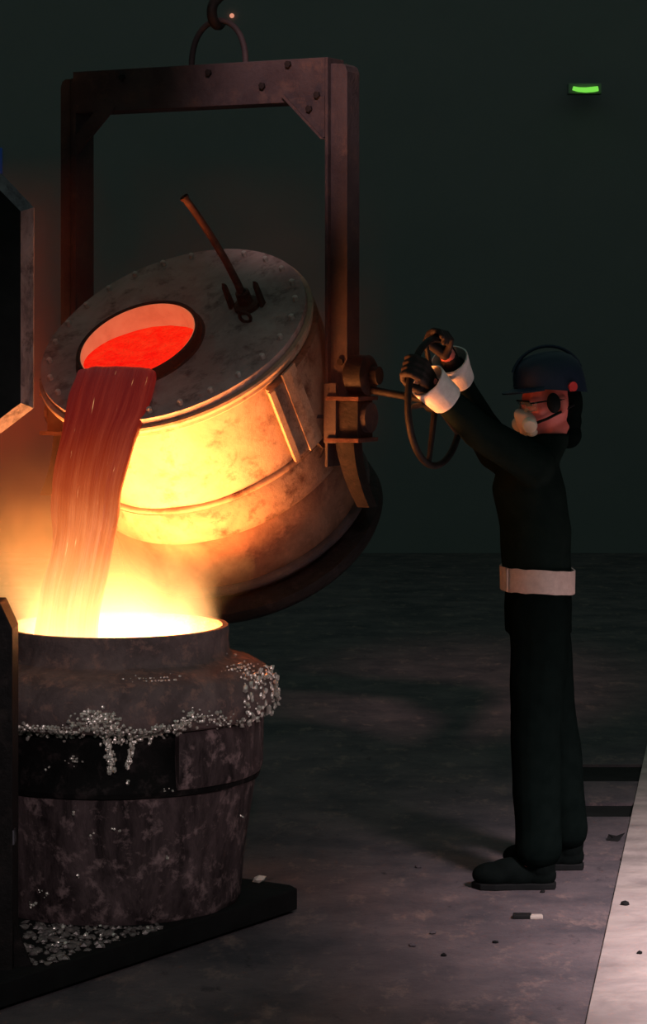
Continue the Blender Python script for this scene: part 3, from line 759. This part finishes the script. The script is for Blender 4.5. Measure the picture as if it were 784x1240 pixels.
# gloves, fingers round the wheel rim, cuffs
def hand(A, P, th, thumb_side):
    S, E, Wr = A
    e = pdir*math.cos(th)+zz*math.sin(th); T = (-pdir*math.sin(th)+zz*math.cos(th)).normalized()
    Fd = (P-Wr); Fd = (Fd-T*Fd.dot(T)).normalized(); Nn = T.cross(Fd).normalized()
    if Nn.z < 0: Nn = -Nn
    h = MB(); kn = P+Nn*.026-Fd*.010
    for i, (o_, ln) in enumerate(((-.031, .92), (-.0105, 1.02), (.0105, .98), (.031, .82))):
        k0 = P+T*o_+Nn*.030-Fd*.016
        h.chain([Wr+T*o_*.6+Nn*.006, k0], [.017, .0135], 10)
        pts = [k0]; rr = .0255
        for dg in (62, 20, -30, -80, -115):
            if dg < -80 and ln < .95: continue
            t = math.radians(dg*ln); pts.append(P+T*o_+Fd*math.cos(t)*rr+Nn*math.sin(t)*rr)
        h.chain(pts, [.0125, .0118, .0112, .0105, .0098, .009][:len(pts)], 10)
    s = thumb_side
    h.chain([Wr+T*s*.018, P+T*s*.047-Fd*.048-Nn*.002, P+T*s*.046-Fd*.022-Nn*.018, P+T*s*.034-Nn*.027+Fd*.004], [.018, .0145, .0125, .011], 10)
    h.chain([Wr-(Wr-E).normalized()*.07, Wr], [.038, .027])
    link('glove', remesh(h, .0035, 2), M['glove'], man)
    d = (Wr-E).normalized(); q0 = Wr-d*(.092 if thumb_side < 0 else .128); R3 = frame_from(d)
    c = MB(); 
    c.lathe([(.052, 0), (.0555, .0), (.0585, .045), (.063, .104), (.0585, .104), (.055, .045)], mtx(R3, q0), 32, closed_prof=True, jit=lambda a, z: .003*noise.noise(V((math.cos(a)*2, math.sin(a)*2, z*12+s))))
    cu = c.build('glove_cuff', M['cuff'], man, 50); cu['label'] = 'wide pale canvas gauntlet cuff'
hand(AL, P_L, math.radians(32), -1); hand(AR, P_R, math.radians(97), 1)
hb = MB(); hb.ell(HP(-.060, 0, -.005), (.050, .078, .088), RHd); hb.ell(HP(-.055, 0, -.07), (.045, .060, .060), RHd); hb.ell(HP(-.048, 0, -.12), (.045, .062, .050), RHd)
link('hair', remesh(hb, .006, 2), M['blackcloth'], man)
# helmet
hm = MB(); hz0 = .052
prof = [(1.02, 0), (1.0, .012), (.99, .04), (.95, .068), (.86, .092), (.70, .112), (.45, .125), (.2, .130), (0, .131)]
vs = []; SG = 40
for r, z in prof:
    for k in range(SG):
        a = 2*PI*k/SG; vs.append(HP(-.006+.126*r*math.cos(a), .100*r*math.sin(a), hz0+z-.012+.026*r*math.cos(a)*(1-z/.14)))
fs = [(i*SG+k, i*SG+(k+1) % SG, (i+1)*SG+(k+1) % SG, (i+1)*SG+k) for i in range(len(prof)-1) for k in range(SG)]
hm.add(vs, fs)
he = hm.build('helmet', M['helmet'], man, 60)
bmv = MB(); vs = []
for k in range(25):
    a = -1.15+2.3*k/24; ext = .045*math.cos(a*1.2)**1
    vs += [HP(-.006+.126*math.cos(a), .100*math.sin(a), hz0+.010), HP(-.006+(.126+ext)*math.cos(a), (.100+ext*.7)*math.sin(a), hz0-.000), HP(-.006+(.126+ext)*math.cos(a), (.100+ext*.7)*math.sin(a), hz0-.005), HP(-.006+.126*math.cos(a), .100*math.sin(a), hz0+.004)]
bmv.add(vs, [(i*4+k, (i+1)*4+k, (i+1)*4+(k+1) % 4, i*4+(k+1) % 4) for i in range(24) for k in range(4)])
bmv.build('helmet_peak', M['helmet'], he, 50)
MB().tube([HP(-.13*math.cos(t), 0, hz0+.02+.118*math.sin(t)) for t in [.25+k*2.5/14 for k in range(15)]], .006, 8).build('helmet_ridge', M['helmet'], he, 60)
rp = HP(-.050, .090, .046); rn = (rp-HP(0, 0, .04)).normalized()
rd = MB().tube([rp-rn*.004, rp+Nh*.010+rn*.004], .0165, 20).build('round_badge', M['red_dot'], he, 40); rd['label'] = 'round plain red badge on the helmet side'
# ear cup, glasses, respirator
MB().ell(HP(.020, .086, .000), (.024, .018, .035), RHd, 20, 12).build('ear_cup', M['black_rubber'], man, 60)
MB().ell(HP(.020, -.086, .000), (.024, .018, .035), RHd, 20, 12).build('ear_cup', M['black_rubber'], man, 60)
gls = MB()
for s in (1, -1): gls.tube([HP(.094, s*.060, .008), HP(.05, s*.080, .010), HP(-.02, s*.086, .006)], .0028, 8)
gls.tube([HP(.098, -.06, .016), HP(.108, 0, .018), HP(.098, .06, .016)], .003, 8)
glo = gls.build('safety_glasses', M['black_rubber'], man, 60)
for s in (1, -1):
    MB().prism([HP(.108, s*.006, .014), HP(.098, s*.058, .014), HP(.078, s*.074, .010), HP(.080, s*.070, -.018), HP(.100, s*.050, -.022), HP(.108, s*.012, -.016)], -Fh*.003).build('lens', M['lens'], glo)
    MB().ell(HP(.076, s*.031, .0), (.012, .014, .010), RHd, 14, 8).build('eye', M['eye'], man, 60)
rs = MB(); rs.ell(HP(.092, 0, -.052), (.040, .042, .044), RHd); rs.ell(HP(.118, 0, -.030), (.018, .020, .024), RHd); rs.ell(HP(.104, 0, -.080), (.022, .024, .020), RHd)
rspo = link('respirator', remesh(rs, .005, 3), M['mask_white'], man)
for s in (1, -1):
    c0 = HP(.098, s*.036, -.058)
    dirc = (Nh*s*.85+Fh*.30-Uh*.35).normalized()
    MB().lathe([(.0, 0), (.022, 0), (.026, .006), (.026, .026), (.022, .032), (0, .033)], mtx(frame_from(dirc), c0), 24).build('filter_cartridge', M['filter'], rspo, 40)
    c1 = HP(.092, s*.034, -.092)
    MB().ell(c1, (.020, .016, .014), RHd, 16, 10).build('exhale_valve', M['filter'], rspo, 60)
for s in (1, -1):
    MB().tube([HP(.085, s*.050, -.062), HP(.045, s*.074, -.050), HP(.0, s*.084, -.034), HP(-.05, s*.078, -.018), HP(-.09, s*.040, -.010), HP(-.10, 0, -.008)], .0048, 8).build('mask_strap', M['black_rubber'], rspo, 60)

# ---------------------------------------------------------------- small debris on the floor
deb = [(632, 1112, 'wedge', 'small black wedge of scrap with a pale end before the near boot'),
       (500, 1146, 'slag_pebble', 'pale pebble on the floor, left one of two midway between car and boots'),
       (524, 1131, 'slag_pebble', 'pale pebble on the floor, right one of two midway between car and boots'),
       (507, 1051, 'slag_pebble', 'pale pebble to the left behind the near boot toe'),
       (758, 1096, 'dark_pebble', 'larger dark pebble halfway along the pale slab'),
       (775, 1155, 'dark_pebble', 'dark pebble on the nearest part of the pale slab'),
       (748, 1018, 'scrap_flake', 'dark curled scrap flake on the floor at the slab edge'),
       (657, 1081, 'dark_pebble', 'tiny dark pebble just under the heel of the near boot'),
       (600, 1142, 'dark_pebble', 'tiny dark pebble on the floor in front, nearest the boots column'),
       (538, 1158, 'dark_pebble', 'tiny dark pebble nearer the camera than the two pale ones')]
for px, py, kind, lab in deb:
    z = SLZ if px > 755 else 0
    p = on_z(px, py, z); mb = MB()
    if kind == 'wedge':
        t = thing('scrap_wedge', lab, 'scrap', p)
        MB().prism([p+V((-.03, -.015, 0)), p+V((.03, -.012, 0)), p+V((.034, .02, 0)), p+V((-.026, .022, 0))], (0, 0, .014)).build('dark_end', M['soot'], t, bevel=.004)
        e = MB().prism([p+V((.026, -.016, 0)), p+V((.068, -.012, 0)), p+V((.066, .012, 0)), p+V((.026, .012, 0))], (0, 0, .012)).build('pale_end', M['lead_grey'], t, bevel=.003)
        continue
    if kind == 'scrap_flake':
        mb.add([p+V((-.04, 0, .002)), p+V((.0, -.02, .0)), p+V((.03, .0, .03)), p+V((.0, .03, .012)), p+V((-.03, .02, .02)), p+V((0, 0, -.0))], [(0, 1, 2), (0, 2, 3), (0, 3, 4), (5, 1, 2), (5, 3, 4), (5, 0, 1)])
        m = M['soot']
    else:
        r = {'slag_pebble': .010, 'dark_pebble': .008}[kind]
        if 'larger' in lab: r = .014
        mb.ico(p+V((0, 0, r*.45)), r, .3, (1.2, 1, .7)); m = M['lead_grey'] if kind == 'slag_pebble' else M['soot']
        if kind == 'slag_pebble': m = M['floor']
    tag(mb.build(kind, m, origin=p), lab, 'scrap' if kind == 'scrap_flake' else 'pebble')

# ---------------------------------------------------------------- fumes over the pot with light put in as emission, smoke round the ladle
def m_fume():
    t = NT('lit_fumes'); g = t.n('ShaderNodeNewGeometry'); sep = t.n('ShaderNodeSeparateXYZ'); t.l(g.outputs['Position'], sep.inputs[0])
    x, y, z = sep.outputs
    h = t.math('SUBTRACT', z, .93)
    hp_ = t.math('MAXIMUM', h, 0)
    mp = t.n('ShaderNodeMapping'); t.l(g.outputs['Position'], mp.inputs[0]); mp.inputs['Scale'].default_value = (1, 1, .75); mp.inputs['Location'].default_value = (0, 0, .3)
    n = t.noise(mp.outputs[0], 4.2, 4, .6, .9)
    n2 = t.noise(mp.outputs[0], 2.2, 3, .5, .6)
    # plume leans to the left as it rises
    cx = t.math('SUBTRACT', x, t.math('SUBTRACT', PC.x, t.math('MULTIPLY', hp_, .42)))
    cy = t.math('SUBTRACT', y, 7.84)
    rad = t.math('ADD', .33, t.math('MULTIPLY', hp_, .36))
    q = t.math('DIVIDE', t.math('SQRT', t.math('ADD', t.math('MULTIPLY', cx, cx), t.math('MULTIPLY', cy, cy))), rad)
    q = t.math('ADD', q, t.math('MULTIPLY', t.math('SUBTRACT', n, .5), t.math('MINIMUM', t.math('MULTIPLY', hp_, 12.0), 2.6)))
    edge = t.math('SMOOTH_MIN', 1.0, t.math('MAXIMUM', t.math('MULTIPLY', t.math('SUBTRACT', 1.03, q), 3.0), 0.0), .1)
    edge = t.math('MAXIMUM', edge, 0.0)
    fade = t.math('MULTIPLY', t.math('SUBTRACT', .68, hp_), 3.0, clamp=True)
    fade = t.math('MULTIPLY', fade, t.math('MULTIPLY', t.math('ADD', x, 1.42), 4.0, clamp=True))
    near = t.math('EXPONENT', t.math('MULTIPLY', hp_, -8.5))
    far = t.math('MULTIPLY', t.math('EXPONENT', t.math('MULTIPLY', hp_, -5.0)), .50)
    wisp = t.math('MAXIMUM', t.math('MULTIPLY', t.math('SUBTRACT', n, .36), 3.4), .0)
    e = t.math('MULTIPLY', t.math('MULTIPLY', t.math('ADD', near, t.math('MULTIPLY', far, wisp)), t.math('MULTIPLY', edge, fade)), 7.5)
    v = t.n('ShaderNodeVolumePrincipled')
    v.inputs['Color'].default_value = (.85, .50, .34, 1)
    t.l(t.math('MULTIPLY', t.math('MULTIPLY', t.math('MULTIPLY', edge, fade), t.math('EXPONENT', t.math('MULTIPLY', hp_, -4.5))), t.math('MULTIPLY', wisp, .30)), v.inputs['Density'])
    ecol = t.ramp(t.math('MULTIPLY', hp_, 1.6), [(0.0, (1.0, .56, .21)), (.18, (1.0, .50, .15)), (.45, (1.0, .34, .07)), (1.0, (1.0, .20, .04))])
    t.l(ecol, v.inputs['Emission Color'])
    t.l(e, v.inputs['Emission Strength'])
    t.l(v.outputs[0], t.out.inputs['Volume']); return t.m
fb = MB().box((PC.x-.18, 7.84, 1.24), (1.25, .98, .78))
fo = tag(fb.build('lit_fumes', m_fume()), 'bright yellow burning fumes billowing over the pot mouth', 'fumes', kind='stuff')
fo.data.materials[0].cycles.volume_step_rate = .6 if hasattr(fo.data.materials[0].cycles, 'volume_step_rate') else 1
def m_smoke():
    t = NT('drifting_smoke'); g = t.n('ShaderNodeNewGeometry'); sep = t.n('ShaderNodeSeparateXYZ'); t.l(g.outputs['Position'], sep.inputs[0])
    x, y, z = sep.outputs
    n = t.noise(g.outputs['Position'], 2.0, 4, .55, .8)
    d = t.math('MAXIMUM', t.math('MULTIPLY', t.math('SUBTRACT', n, .40), 2.2), 0)
    fadez = t.math('MULTIPLY', t.math('SUBTRACT', 2.45, z), 1.3, clamp=True)
    fadex = t.math('MULTIPLY', t.math('SUBTRACT', .24, x), 2.0, clamp=True)
    fadey = t.math('MULTIPLY', t.math('SUBTRACT', y, 7.85), 2.5, clamp=True)
    d = t.math('MULTIPLY', t.math('MULTIPLY', d, t.math('MULTIPLY', fadez, fadey)), t.math('MULTIPLY', fadex, t.math('ADD', .10, t.math('MULTIPLY', t.math('SUBTRACT', z, 1.25), .5, clamp=True))))
    v = t.n('ShaderNodeVolumeScatter'); v.inputs['Color'].default_value = (.90, .30, .20, 1); v.inputs['Anisotropy'].default_value = .1
    t.l(d, v.inputs['Density']); t.l(v.outputs[0], t.out.inputs['Volume']); return t.m
sb = MB().box((-.83, 8.35, 1.75), (2.14, 1.7, 1.6))
tag(sb.build('drifting_smoke', m_smoke()), 'thin reddish smoke drifting around the tilted ladle', 'smoke', kind='stuff')
